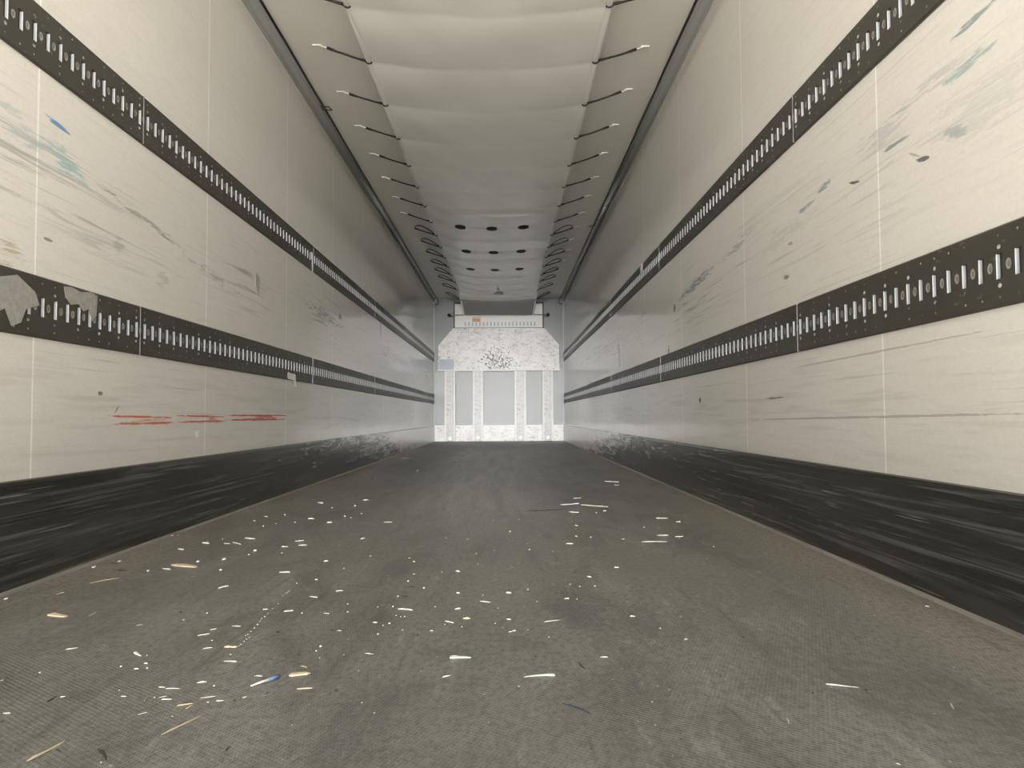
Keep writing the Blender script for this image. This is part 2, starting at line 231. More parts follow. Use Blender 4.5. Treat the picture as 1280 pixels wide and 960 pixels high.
  (0.796, 2.92, 0.005, 0.0059, 0.0019, -0.04, 'c'), (0.683, 2.837, 0.091, 0.0126, 0.0026, -0.04, 'p'), (0.578, 2.903, 0.019, 0.0077, 0.0023, 0.78, 'p'), (0.364, 2.805, 0.026, 0.0103, 0.0033, -0.04, 'p'),
  (0.213, 2.686, 0.008, 0.011, 0.0034, -0.04, 'c'), (0.473, 2.362, 0.014, 0.0057, 0.0025, -0.03, 'p'), (0.458, 2.948, 0.008, 0.01, 0.0031, -0.04, 'c'), (0.189, 3.457, 0.005, 0.0071, 0.0022, -0.05, 'c'),
  (0.293, 2.644, 0.004, 0.0054, 0.0017, -0.04, 'c'), (0.208, 2.812, 0.004, 0.0058, 0.0018, -0.04, 'c'), (0.792, 2.498, 0.004, 0.0051, 0.0016, -0.04, 'c'), (0.873, 2.722, 0.006, 0.0074, 0.0023, -0.04, 'c'),
  (0.697, 2.554, 0.005, 0.0069, 0.0022, -0.04, 'd'), (-1.004, 8.578, 0.087, 0.035, 0.004, -0.1, 'p'), (-0.889, 4.187, 0.053, 0.0213, 0.004, -0.85, 'p'), (-0.662, 4.308, 0.033, 0.0134, 0.004, 0.25, 'p'),
  (-0.67, 4.037, 0.011, 0.0139, 0.004, -0.05, 'c'), (-0.773, 3.955, 0.008, 0.0109, 0.0033, -0.05, 'c'), (-0.572, 3.705, 0.008, 0.0102, 0.0031, -0.05, 'c'), (-0.633, 3.612, 0.011, 0.0149, 0.004, -0.05, 'c'),
  (-0.594, 3.561, 0.008, 0.0098, 0.003, -0.05, 'c'), (-0.773, 3.535, 0.03, 0.012, 0.0033, -0.05, 'p'), (-0.659, 3.409, 0.022, 0.0087, 0.0036, 0.25, 'p'), (-0.397, 3.409, 0.037, 0.0129, 0.0023, 0.13, 'p'),
  (-1.01, 3.623, 0.028, 0.0113, 0.004, -0.57, 'p'), (-0.938, 3.685, 0.008, 0.0102, 0.0031, -0.05, 'c'), (-0.814, 3.419, 0.007, 0.0094, 0.0029, -0.05, 'c'), (-0.921, 3.307, 0.007, 0.0091, 0.0028, -0.04, 'c'),
  (-0.888, 3.378, 0.005, 0.007, 0.0021, -0.04, 'c'), (-0.425, 2.956, 0.039, 0.0062, 0.0035, 1.3, 'p'), (-0.657, 2.911, 0.033, 0.0105, 0.0023, 0.39, 'p'), (-0.675, 2.782, 0.024, 0.0094, 0.0029, -0.04, 'p'),
  (-0.618, 2.813, 0.031, 0.0122, 0.003, 0.25, 'p'), (-0.647, 2.652, 0.006, 0.0073, 0.0022, -0.04, 'c'), (-0.458, 2.499, 0.014, 0.0056, 0.003, 0.21, 'p'), (-0.328, 2.584, 0.007, 0.0088, 0.0027, -0.04, 'c'),
  (-0.542, 2.327, 0.033, 0.0109, 0.0028, -0.03, 'p'), (-0.374, 2.381, 0.005, 0.0065, 0.002, -0.03, 'c'), (-0.191, 2.543, 0.005, 0.007, 0.0022, -0.04, 'c'), (-0.168, 2.48, 0.008, 0.0031, 0.0026, -0.04, 'p'),
  (-0.145, 2.287, 0.008, 0.0034, 0.0018, -0.03, 'p'), (-0.016, 2.322, 0.016, 0.0063, 0.0028, -0.63, 'p'), (0.029, 2.616, 0.005, 0.0071, 0.0022, -0.04, 'c'), (0.074, 3.443, 0.005, 0.0071, 0.0022, -0.05, 'c'),
  (0.089, 2.679, 0.004, 0.0055, 0.0017, -0.04, 'c'), (-0.017, 2.92, 0.006, 0.008, 0.0025, -0.04, 'c'), (0.041, 2.433, 0.004, 0.005, 0.0015, -0.03, 'c'), (-0.103, 2.962, 0.005, 0.0061, 0.0019, -0.04, 'c'),
  (-0.195, 4.489, 0.007, 0.0093, 0.0028, -0.06, 'c'), (-0.352, 6.518, 0.01, 0.0135, 0.004, -0.08, 'c'), (-0.871, 5.808, 0.009, 0.0121, 0.0037, -0.07, 'c'), (-0.644, 6.651, 0.22, 0.0193, 0.004, 1.63, 'p'),
  (0.146, 3.103, 0.007, 0.0085, 0.0026, -0.04, 'c'), (-0.063, 2.311, 0.004, 0.0047, 0.0015, -0.03, 'c'),
]
W2 = 1.23; Y0 = 0.6; YE = 14.257; ZC = 2.70

# wall cladding: pale coated panels, joints every 1.25 m, scuffs where pallets rubbed
def wall_material(side):
    t=NT('pale coated wall panel '+('left' if side<0 else 'right'),(.70,.68,.63),WR,0,.5)
    P,X,Y,Z=t.pos()
    base=t.mix(t.noise((.8,.5,.8),1.5), WALLC1, WALLC2)
    base=t.mix(t.ramp(t.noise((3,6,60),1.0,3),.45,.75,0,.16), base, (.50,.48,.44))      # faint horizontal rubbing
    fr=t.m('FRACT', t.m('DIVIDE', t.m('SUBTRACT', Y, 2.1854-.625-1.25*4), 1.25))
    jn=t.band(fr, .5, .0040, .4)
    base=t.mix(t.m('MULTIPLY', jn, .8), base, (.93,.92,.86))
    # pallet scrapes in the middle band, long and nearly level
    sc=t.noise((1,1.3,38),1.0,6,.62,dist=.8,rot=(.03*side,0,0))
    reg=t.m('MULTIPLY', t.band(Z, 1.20, .28, .9), t.ramp(t.noise((.3,.55,1.6),1.0,2), .42, .62))
    base=t.mix(t.m('MULTIPLY', t.m('MULTIPLY', t.ramp(sc,.53,.66), reg), .75), base, (.30,.315,.31))
    thin=t.noise((1,.9,120),1.0,3,.5,dist=.4,rot=(-.05*side,0,0))
    base=t.mix(t.m('MULTIPLY', t.ramp(thin,.66,.70), t.m('MULTIPLY',t.band(Z,.95,.75,.6),.35)), base, (.28,.28,.27))
    warm=t.noise((1,2,40),1.0,4); low=t.band(Z,.48,.25,.8)
    base=t.mix(t.m('MULTIPLY', t.ramp(warm,.5,.72), t.m('MULTIPLY',low,.35)), base, (.42,.38,.34))
    # smudges: (y, z, half length, half height, tilt, colour, strength, broken-up streaks)
    if side<0:
        S=[(2.285,1.365,.075,.012,-.12,(.07,.24,.48),.9,.47),(2.31,1.275,.15,.055,-.3,(.30,.47,.50),.85,.5),(2.10,1.28,.22,.075,-.25,(.42,.49,.50),.7,.55),
           (2.245,1.005,.022,.005,0,(.2,.19,.18),.85,.3),(2.07,.93,.09,.045,0,(.40,.31,.22),.7,.5),
           (2.85,1.22,.42,.018,-.10,(.25,.28,.28),.75,.5),(3.5,1.13,.55,.05,-.09,(.33,.36,.37),.6,.56),
           (2.85,.476,.27,.0045,-.01,(.62,.13,.07),.95,.40),(2.86,.452,.24,.0055,.0,(.62,.14,.08),.95,.36),(2.90,.463,.17,.012,.05,(.66,.22,.15),.7,.46),(3.42,.478,.28,.0045,-.01,(.6,.12,.06),.95,.38),(3.42,.454,.27,.005,.0,(.6,.12,.06),.95,.36),(3.55,.465,.12,.010,-.1,(.62,.18,.12),.8,.44),(4.22,.482,.46,.005,.0,(.55,.08,.04),1.0,.32),(4.22,.460,.44,.006,.0,(.55,.08,.04),1.0,.32),(4.3,.471,.25,.008,.0,(.6,.12,.07),.8,.42),
           (4.14,1.175,.045,.02,0,(.05,.05,.05),.9,.5),(4.12,1.21,.05,.04,0,(.9,.88,.83),.8,.5),(5.7,1.24,.9,.055,-.045,(.25,.28,.30),.75,.53),(6.2,1.30,.10,.03,0,(.15,.16,.16),.7,.45),
           (8.22,1.46,.022,.11,0,(.16,.16,.15),.8,.2),(2.52,.86,.12,.02,.1,(.9,.88,.82),.5,.5),(3.35,.40,.03,.02,0,(.9,.88,.85),.8,.4),(9.5,1.2,2.5,.10,-.02,(.36,.36,.35),.5,.53),
           (2.65,1.08,.06,.045,.1,(.35,.35,.34),.6,.5),(3.0,1.02,.07,.05,.1,(.4,.4,.38),.5,.5),(2.55,.555,.010,.006,0,(.15,.15,.15),.9,.2),(2.66,.502,.012,.006,.8,(.2,.2,.2),.8,.3)]
    else:
        S=[(2.73,1.228,.12,.016,.0,(.22,.29,.36),.9,.48),(2.56,1.255,.09,.016,-.1,(.20,.25,.32),.85,.49),(1.76,1.295,.13,.022,-.06,(.30,.42,.42),.8,.5),(1.72,1.392,.12,.012,-.04,(.20,.26,.27),.8,.45),
           (2.18,1.285,.20,.05,-.05,(.46,.44,.48),.6,.5),(2.09,1.23,.10,.010,0,(.16,.20,.24),.8,.47),(2.93,1.01,.026,.008,.1,(.20,.19,.18),.8,.3),(2.88,1.13,.022,.006,.1,(.28,.22,.2),.7,.3),
           (1.95,1.14,.03,.006,.2,(.10,.10,.10),.9,.3),(2.34,1.20,.04,.005,.25,(.08,.08,.08),.9,.35),(1.80,1.155,.05,.02,.3,(.28,.32,.38),.8,.45),(1.99,1.165,.03,.004,.5,(.3,.3,.3),.7,.3),
           (4.35,1.225,.50,.035,-.07,(.25,.29,.31),.85,.47),(3.55,1.27,.30,.03,-.08,(.34,.38,.39),.7,.5),(2.95,1.18,.4,.05,-.05,(.5,.52,.50),.5,.5),
           (7.30,1.065,.07,.10,0,(.14,.14,.12),.9,.25),(4.88,1.165,.03,.028,0,(.14,.14,.12),.85,.35),(4.27,.555,.022,.012,0,(.12,.12,.10),.9,.25),(5.07,.89,.035,.05,0,(.2,.2,.18),.7,.4),
           (3.08,.54,.10,.005,.0,(.16,.15,.14),.8,.35),(2.37,.462,.90,.0035,-.012,(.34,.32,.30),.7,.3),(2.3,.655,.55,.003,-.01,(.34,.32,.30),.6,.3),(8.5,1.2,2.5,.16,0,(.42,.40,.38),.45,.53),
           (1.72,1.18,.25,.10,0,(.52,.53,.50),.5,.5),(1.90,1.32,.3,.03,0,(.4,.42,.44),.5,.5)]
    st=t.noise((1,9,80),1.0,6,.68,dist=.5)
    for (y,z,a,b,tl,c,s,th) in S:
        dy=t.m('SUBTRACT',Y,y); dz=t.m('SUBTRACT',t.m('SUBTRACT',Z,z), t.m('MULTIPLY',dy,tl))
        q=t.m('ADD', t.m('POWER',t.m('ABSOLUTE',t.m('DIVIDE',dy,a)),2.0), t.m('POWER',t.m('ABSOLUTE',t.m('DIVIDE',dz,b)),2.0))
        k=t.ramp(t.m('SUBTRACT', st, t.m('MULTIPLY', q, .22)), th-.12, th+.02, 0, s)
        base=t.mix(k, base, c)
    base=t.mix(t.ramp(t.noise((95,60,130),1.0,3,.6),.35,.65,0,.10), base, (.40,.38,.34))
    t.color(base)
    h=t.m('ADD',t.m('MULTIPLY',t.noise((30,30,12),1.0,2),.25),t.m('MULTIPLY',t.noise((1.2,1.2,2.5),1.0,2),.5))
    t.bump(t.m('ADD',h,t.m('MULTIPLY',jn,-.2)), .25, .004)
    return t.mat

t=NT('worn grey anti-slip floor',(.2,.195,.18),FR,0,.28); P,X,Y,Z=t.pos()
c=t.mix(t.noise((1.2,.45,1),1.4,5), FLC1, FLC2)
c=t.mix(t.ramp(t.noise((5,.8,1),1.0,5,.65,dist=.6),.46,.72,0,.6), c, FLC3)
dirt=t.m('MULTIPLY', t.ramp(t.noise((3.2,1.3,1),1.3,7,.75,dist=.8),.45,.66), .6)
c=t.mix(dirt, c, (.070,.070,.068))
edge=t.ramp(t.m('ABSOLUTE',X), .86, 1.2)
c=t.mix(t.m('MULTIPLY', edge, t.ramp(t.noise((2,.8,1),1.6,4),.3,.6,.5,1.0)), c, (.36,.325,.27))   # pale dust along the edges
v=t.n('ShaderNodeTexVoronoi'); v.inputs['Scale'].default_value=1.0; v.inputs['Randomness'].default_value=.12
t.link(t.scaled((150,110,150),rot=(0,0,.5)), v.inputs['Vector'])
pit=t.ramp(v.outputs['Distance'],.12,.5)
c=t.mix(t.m('MULTIPLY', t.m('SUBTRACT',1.0,pit), .38), c, (.07,.069,.062))
path=t.m('MULTIPLY', t.band(X,-.08,.62,.9), t.m('MULTIPLY', t.ramp(Y,2.6,4.2), t.ramp(Y,9.5,12.0,1,0)))
c=t.mix(t.m('MULTIPLY', path, t.ramp(t.noise((9,.7,1),1.0,5,.65,dist=.4),.35,.65,.25,.9)), c, (.34,.335,.32))   # pale worn path, with the bright end wall's reflection painted in
lt=t.m('MULTIPLY', t.band(t.m('ADD',X,.38),0,.16,.9), t.m('MULTIPLY', t.ramp(Y,7.0,8.5), t.ramp(Y,11.0,12.6,1,0)))
c=t.mix(t.m('MULTIPLY', lt, t.ramp(t.noise((7,1.4,1),1.3,5,.7,dist=.6),.42,.62,0,.8)), c, (.42,.42,.40))
grime=t.m('MULTIPLY', t.ramp(Y,9.6,12.6), t.ramp(t.noise((3,1.6,1),1.0,5,.7,dist=.8),.30,.62,.55,1.0))
c=t.mix(grime, c, (.035,.035,.034))
c=t.mix(t.m('MULTIPLY', t.ramp(Y,8.5,11.5), t.ramp(t.noise((9,2.2,1),1.0,5,.7,dist=.7),.52,.66,0,.6)), c, (.26,.26,.25))                                                  # black grime in front of the end wall
fs_=t.ramp(t.noise((55,3.0,1),1.0,4,.6,rot=(0,0,0)),  .58,.70,0,.2); c=t.mix(fs_, c, (.34,.33,.30))
fd_=t.ramp(t.noise((24,2.2,1),1.0,5,.6,dist=.5,rot=(0,0,0)),.58,.72,0,.5); c=t.mix(fd_, c, (.07,.069,.064))
sp=t.ramp(t.noise((70,50,1),1.0,2,.5),.70,.76,0,.6)
c=t.mix(sp, c, (.50,.48,.42))
# curved tyre scratches
dx=t.m('SUBTRACT',X,-.75); dy=t.m('SUBTRACT',Y,.95)
rr=t.m('SQRT', t.m('ADD', t.m('MULTIPLY',dx,dx), t.m('MULTIPLY',dy,dy)))
arc=t.m('MULTIPLY', t.band(rr,1.27,.004,.5), t.ramp(t.noise((3,3,1),2.0,2),.45,.6,0,.6))
c=t.mix(t.ramp(t.noise((14,5,1),1.2,6,.75,dist=.5),.56,.68,0,.4), c, (.36,.355,.33))
c=t.mix(arc, c, (.05,.05,.047))
c=t.mix(t.ramp(t.noise((60,35,1),1.3,4,.7),.42,.66,0,.6), c, (.07,.068,.063))
t.color(c)
t.bump(t.m('ADD', pit, t.noise((4,4,1),1.0,3)), .35, .0015)
M_floor=t.mat

t=NT('smooth white ceiling',CEILC,.42,0,.5); t.bump(t.noise((.6,.5,1),1.0,2),.2,.006); M_ceil=t.mat
t=NT('scuffed black kick plate',(.03,.03,.028),.26,0,.5); P,X,Y,Z=t.pos()
s1=t.noise((1,1.0,55),1.0,6,.65,dist=.5); s2=t.noise((1,.5,9),1.0,4,.6,dist=.4)
c=t.mix(t.ramp(s2,.38,.68,0,1), (.022,.022,.019),(.060,.059,.055))
c=t.mix(t.ramp(s1,.47,.68,0,.85), c, (.125,.125,.122))
c=t.mix(t.ramp(t.noise((1,2.2,150),1.0,2,.5),.68,.75,0,.7), c, (.24,.24,.23))
worn=t.ramp(t.m('ADD', Y, t.m('ADD', t.m('MULTIPLY', t.m('SUBTRACT', t.noise((1,1.6,16),1.0,6,.75,dist=1.2), .5), 12.0), t.m('MULTIPLY', Z, 11.0))), 7.8, 12.0)
c=t.mix(worn, c, (.88,.85,.84))                                                      # far end whitened: worn film plus the white bulkhead's reflection, painted in
t.color(c); t.link(t.m('MULTIPLY', worn, .15), t.b.inputs['Metallic'])
t.bump(s1,.25,.004); M_kick=t.mat
def mk_white(name, sp=.8):
    t=NT(name,(.85,.85,.84),.4,0,.5); o=t.obj()
    c=t.mix(t.ramp(t.noise((5,5,7),1.0,5,.65,o),.42,.75,0,.8),(.92,.91,.90),(.62,.62,.63))
    c=t.mix(t.ramp(t.noise((13,16,26),1.0,6,.75,o,1.2),.52,.64,0,sp), c, (.20,.195,.20))
    return t,c,o
t,c,o=mk_white('scratched white bulkhead',.75)
x=t.n('ShaderNodeSeparateXYZ'); t.link(o,x.inputs[0])
q=t.m('ADD', t.m('POWER',t.m('ABSOLUTE',t.m('DIVIDE',t.m('ADD',x.outputs[0],.03),.34)),2.0), t.m('POWER',t.m('ABSOLUTE',t.m('DIVIDE',t.m('SUBTRACT',x.outputs[2],1.46),.26)),2.0))
gouge=t.ramp(t.m('SUBTRACT', t.noise((17,22,17),1.0,3,.6,o,1.5), t.m('MULTIPLY',q,.09)), .49,.54,0,1)
c=t.mix(gouge, c, (.05,.05,.05)); t.color(c); M_bulk=t.mat
t,c,o=mk_white('scratched white channel',.6); t.color(c); M_chan=t.mat
t,c,o=mk_white('worn grey channel web',.8); c=t.mix(.45,c,(.42,.42,.43)); t.color(c); M_web=t.mat
M_white=simple('clean white panel',(.90,.90,.89),.4,var=.04)
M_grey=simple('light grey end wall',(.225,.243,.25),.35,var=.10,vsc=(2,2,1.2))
M_greyu=simple('light grey',(.5,.51,.5),.4)
M_black=simple('black rubber',(.012,.012,.012),.45)
M_cord=simple('black cord',(.012,.011,.010),.6)
M_hook=simple('white anchor tab',(.8,.8,.76),.4)
M_cove=simple('grey cove profile',COVEC,.22,0,.6)
M_seal=simple('pale seal strip',(.25,.24,.21),.45,var=.2,vsc=(8,2,8))
t=NT('pale duct fabric',DUCTC,DR,0,.5); P,X,Y,Z=t.pos()
t.color(t.mix(t.noise((2,1.2,1),1.3,4), tuple(k*.93 for k in DUCTC), DUCTC))
wv=t.noise((120,120,1),1.0,2); t.bump(t.m('ADD', t.m('MULTIPLY',wv,.15), t.m('MULTIPLY', t.noise((3.5,1.5,1),1.0,3,.5,dist=.5),1.0)),.30,.012); M_duct=t.mat
M_flap=simple('darker grey duct end',(.20,.20,.19),.3)  # end of the duct, a darker grey than the rest of it
M_hem=simple('white duct hem',(.82,.81,.77),.45,var=.05)
M_hole=simple('dark duct opening',(.010,.010,.010),.8)
t=NT('weathered rail coating',RAILC,.42,0,.5); o=t.obj()
c=t.mix(t.noise((12,6,12),1.0,5,.6,o), tuple(k*.75 for k in RAILC), tuple(k*1.35 for k in RAILC))
c=t.mix(t.ramp(t.noise((40,25,60),1.0,4,.6,o),.64,.72,0,.5), c, (.22,.21,.19))
x=t.n('ShaderNodeSeparateXYZ'); t.link(o,x.inputs[0]); oy,oz=x.outputs[1],x.outputs[2]
def dots(period,phase,z,ry,rz):
    f=t.m('MULTIPLY', t.m('SUBTRACT', t.m('FRACT', t.m('ADD', t.m('DIVIDE',oy,period), phase+10)), .5), period)
    dz=t.m('SUBTRACT', t.m('ABSOLUTE',oz), z)
    a=t.m('DIVIDE',f,ry); b_=t.m('DIVIDE',dz,rz)
    return t.ramp(t.m('ADD', t.m('MULTIPLY',a,a), t.m('MULTIPLY',b_,b_)), .6, 1.1, 1, 0)
wear=t.ramp(t.noise((45,40,45),1.0,2,.5,o),.40,.58)
d1=t.m('MULTIPLY', dots(.0625*2,0.25,.043,.0065,.0055), wear); d2=t.m('MULTIPLY', dots(.0625,0,.069,.0035,.0032), wear); d3=dots(.0625,.5,0,.0095,.013)
ring=t.m('SUBTRACT', d3, t.m('MULTIPLY', dots(.0625,.5,0,.005,.008), .6))
c=t.mix(d1,c,(.52,.51,.47)); c=t.mix(d2,c,(.42,.41,.38)); c=t.mix(t.m('MULTIPLY',ring,.75),c,(.36,.355,.33)); t.color(c)
t.bump(t.m('ADD',t.m('ADD',d1,d2),t.m('MULTIPLY',d3,-1.0)),.6,.003); M_rail=t.mat
M_galv=simple('bright zinc slot edge',(.60,.63,.67),.35,0.1,.6)
M_zinc=simple('dull zinc',(.38,.38,.36),.35,.6)
M_slotback=simple('dark slot back',(.02,.02,.018),.7)
M_orange=simple('orange label',(.72,.40,.20),.6,var=.3,vsc=(30,30,30))
M_blue=simple('pale blue grey film',(.50,.56,.64),.5,var=.2,vsc=(8,8,8))
M_tape=simple('torn grey tape',(.30,.295,.27),.5,var=.35,vsc=(60,60,60))
M_tapew=simple('white tape',(.80,.79,.75),.5,var=.1)
M_wood=simple('pale splintered wood',(.66,.635,.55),.75,var=.15,vsc=(200,200,200))
M_woody=simple('yellow splintered wood',(.60,.50,.33),.75,var=.22,vsc=(150,150,150))
M_darkbit=simple('dark dirt flake',(.045,.043,.040),.8,var=.2,vsc=(99,99,99))
M_greybit=simple('grey flake',(.30,.30,.27),.7,var=.2,vsc=(99,99,99))
M_bluebit=simple('dark blue shred',(.05,.06,.10),.6)
M_lav=simple('lavender shred',(.55,.56,.68),.5)
M_bluewrap=simple('blue tape',(.10,.17,.30),.5)
M_yard=simple('yard concrete',(.52,.50,.455),.85,var=.1,vsc=(.5,.5,.5))
M_shell=simple('white outer skin',(.8,.8,.8),.4)

def struct(o): o['kind']='structure'; return o
# ------------------------------------------------------------------ shell
for side,nm in ((-1,'wall_left'),(1,'wall_right')):
    b=MB(); x0,x1=(-W2-.06,-W2) if side<0 else (W2,W2+.06)
    b.box((x0,Y0,-.15),(x1,YE+.06,ZC+.08)); struct(b.build(nm, wall_material(side)))
b=MB(); b.box((-W2,Y0,-.15),(W2,YE,0)); struct(b.build('floor',M_floor))
b=MB(); b.box((-W2,Y0,ZC),(W2,YE,ZC+.08)); struct(b.build('ceiling',M_ceil))
b=MB(); b.box((-W2,YE,-.15),(W2,YE+.06,ZC+.08)); struct(b.build('wall_front',M_grey))
b=MB(); b.box((-40,-60,-1.35),(40,40,-1.25)); struct(b.build('ground',M_yard))
# kick plates along both walls, with a rolled top lip and a joint cover every 5 m
for side,nm in ((-1,'baseboard_left'),(1,'baseboard_right')):
    b=MB(); s=side
    prof=[(s*W2,0.0),(s*(W2-.014),0.0),(s*(W2-.014),.288),(s*(W2-.009),.298),(s*W2,.301)]
    b.extrude(prof,1,Y0,YE-.001)
    struct(b.build(nm,M_kick))
for side,n in ((-1,1),(1,2)):    # pale seal along the foot of each kick plate
    s=side; b=MB(); b.extrude([(s*(W2-.014),0.0005),(s*(W2-.026),0.0005),(s*(W2-.022),.005),(s*(W2-.014),.008)],1,Y0,YE-.002)
    struct(b.build('trim_%d'%n,M_seal))
for side,n in ((-1,3),(1,4)):    # cove profile between wall and ceiling
    s=side; b=MB(); pr=[(s*W2,ZC),(s*W2,2.637)]
    for k in range(7):
        a=k/6*PI/2; pr.append((s*(W2-.058+.050*math.cos(a)) , 2.640+.056*math.sin(a)))
    pr.append((s*(W2-.058),ZC))
    b.extrude(pr,1,Y0,YE-.003,smooth=True); struct(b.build('trim_%d'%n,M_cove))
for side,n in ((-1,5),(1,6)):    # dark corner seals of the end wall
    s=side; b=MB(); b.box((min(s*W2,s*(W2-.012)),YE-.012,.302),(max(s*W2,s*(W2-.012)),YE-.0005,.34 if 0 else 2.63)); struct(b.build('trim_%d'%n,M_greyu))

# ------------------------------------------------------------------ load rails
PIT=.0625; RH=.18
def rail_meshes(n):
    p=MB(); T=.010; q=0.0008
    H=RH/2; sw=.0105; sh=.028; zs=[-H+.004,-sh,sh,H-.004]
    L=n*PIT
    for k in range(n):
        y0=k*PIT; y1=y0+PIT; yc=y0+PIT/2; ya,yb=yc-sw,yc+sw
        def fq(a,b,c,d): p.add([(T,a,c),(T,b,c),(T,b,d),(T,a,d)],[(0,1,2,3)])
        for (za,zb) in ((zs[0],zs[1]),(zs[2],zs[3])):
            fq(y0,ya,za,zb); fq(ya,yb,za,zb); fq(yb,y1,za,zb)
        fq(y0,ya,zs[1],zs[2]); fq(yb,y1,zs[1],zs[2])
        p.add([(q,ya,-sh),(q,yb,-sh),(q,yb,sh),(q,ya,sh)],[(0,1,2,3)],1)
        for yy in (ya,yb): p.add([(T,yy,-sh),(T,yy,sh),(q,yy,sh),(q,yy,-sh)],[(0,1,2,3)],2)
        for zz in (-sh,sh): p.add([(T,ya,zz),(T,yb,zz),(q,yb,zz),(q,ya,zz)],[(0,1,2,3)],1)
    ys=[]
    for k in range(n): y0=k*PIT; ys+=[y0,y0+PIT/2-sw,y0+PIT/2+sw]
    ys.append(L)
    for sgn in (-1,1):
        a,c=sgn*(H-.004),sgn*H
        for y0,y1 in zip(ys[:-1],ys[1:]):
            p.add([(T,y0,a),(T,y1,a),(T-.004,y1,c),(T-.004,y0,c)],[(0,1,2,3)]); p.add([(T-.004,y0,c),(T-.004,y1,c),(0,y1,c),(0,y0,c)],[(0,1,2,3)])
    for y in (0,L): p.add([(0,y,-H),(T-.004,y,-H),(T,y,-H+.004),(T,y,-sh),(T,y,sh),(T,y,H-.004),(T-.004,y,H),(0,y,H)],[tuple(range(8))])
    m1=bpy.data.meshes.new('rail_plate'); m1.from_pydata(p.v,[],p.f)
    for mt in (M_rail,M_slotback,M_galv): m1.materials.append(mt)
    m1.polygons.foreach_set('material_index',p.m)
    bm=bmesh.new(); bm.from_mesh(m1); bmesh.ops.remove_doubles(bm,verts=bm.verts,dist=.0001); bmesh.ops.recalc_face_normals(bm,faces=bm.faces); bm.to_mesh(m1); bm.free()
    c=MB(); c.box((0.0,-.002,-H),(T+.0010,.002,H))
    return m1, c.mesh('joint_cover',M_zinc)
CACHE={}
ORD=['section nearest the open doors','second section from the doors','third section from the doors','fourth section from the doors','fifth section from the doors','short section touching the end wall']
joints=[(.6125,35),(2.80,40),(5.30,40),(7.80,40),(10.30,40),(12.80,23)]
for side,sn in ((-1,'left'),(1,'right')):
    for zc,hn in ((.796,'lower'),(1.588,'upper')):
        for i,(ys,n) in enumerate(joints):
            if n not in CACHE: CACHE[n]=rail_meshes(n)
            root=empty('load_rail',(side*W2, ys if side<0 else ys+n*PIT, zc), 0 if side<0 else PI)
            tag(root,'dark slotted load rail, %s row, %s wall, %s'%(hn,sn,ORD[i]),'rail','slotted load rails along the walls')
            for nm,me in zip(('rail_plate','joint_cover'),CACHE[n]):
                if nm=='joint_cover' and i==0 : continue
                o=bpy.data.objects.new(nm,me); COL.objects.link(o); o.parent=root
                if nm=='joint_cover' and side>0: o.location=(0,n*PIT,0)

# ------------------------------------------------------------------ ceiling duct
HW=.685; YD0=.75; ZD=2.605
SP=.622; YS0=3.84
straps=[YS0+SP*k for k in range(13)]+[11.89,12.62,13.45]
RIDGES=(7.6,8.86,10.02,11.10,11.72,12.30)
YL=straps[-1]
def duct_z(x,y):
    u=min(1,abs(x)/HW)
    z=ZD-.062*(1-u*u)
    ph=(y-YS0)/SP; cusp=abs(math.sin(PI*ph))**.7
    far=min(1,max(0,(y-6.6)/1.5))
    z-= .014*cusp*(.35+.65*u*u)*(1-.55*far)                     # cloth hangs between the straps, creased along each pair
    for k,r in enumerate(RIDGES):                              # stiff cross ridges of the far half
        d=(y-r-.06*(1-(x/.5)**2))/.11
        if abs(d)<4: z-= .016*math.exp(-d*d)*math.exp(-(x/.52)**6)
    z+= .0035*math.sin(5.1*y+4*x)*math.sin(2.3*x+y) + .0025*math.sin(11*y-7*x)*math.sin(9*x)
    if y>12.9:
        k=(y-12.9)/(14.07-12.9); z+= .045*(1-u*u)*k - .24*k*k - .012*math.sin(k*9)*(k<1)
    return z
def duct_hw(y): return HW + .002*math.cos(2*PI*(y-YS0)/SP) - (.03 if y>13.4 else 0)*(min(1,(y-13.4)/.5) if y>13.4 else 0)
duct=empty('air_duct',(0,YD0,2.56)); tag(duct,'long pale fabric air duct hung under the middle of the ceiling','air duct')
b=MB(); NX,NY=40,560; vs=[]; 
for j in range(NY+1):
    y=YD0+(14.07-YD0)*j/NY; hw=duct_hw(y)
    for i in range(NX+1):
        x=-hw+2*hw*i/NX; vs.append((x,y-YD0,duct_z(x,y)-2.56))
for j in range(NY+1):     # thickness of the cloth
    for i in range(NX+1):
        q=vs[j*(NX+1)+i]; vs.append((q[0],q[1],q[2]+.004))
K=(NX+1)*(NY+1); fs=[]
for j in range(NY):
    for i in range(NX):
        a=j*(NX+1)+i; fs.append((a,a+1,a+NX+2,a+NX+1)); fs.append((K+a,K+a+NX+1,K+a+NX+2,K+a+1))
for j in range(NY):
    for i in (0,NX):
        a=j*(NX+1)+i; fs.append((a,a+NX+1,K+a+NX+1,K+a))
for i in range(NX):
    for j in (0,NY):
        a=j*(NX+1)+i; fs.append((a,a+1,K+a+1,K+a))
def patch_of(a,b_):
    keep=[f for f in fs if a<=min(v%K for v in f)//(NX+1)<b_]
    m=MB(); ids={}; 
    for f in keep:
        for v in f: ids.setdefault(v,len(ids))
    m.add([vs[v] for v in ids],[tuple(ids[v] for v in f) for f in keep],0,True); return m
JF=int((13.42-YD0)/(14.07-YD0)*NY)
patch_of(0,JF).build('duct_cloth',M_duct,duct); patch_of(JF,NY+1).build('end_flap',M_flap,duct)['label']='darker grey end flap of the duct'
b=MB(); b.box((-.36,14.045-YD0,duct_z(0,14.05)-2.56-.012),(.42,14.06-YD0,duct_z(0,14.05)-2.56+.03)); b.build('flap_hem',M_hem,duct)
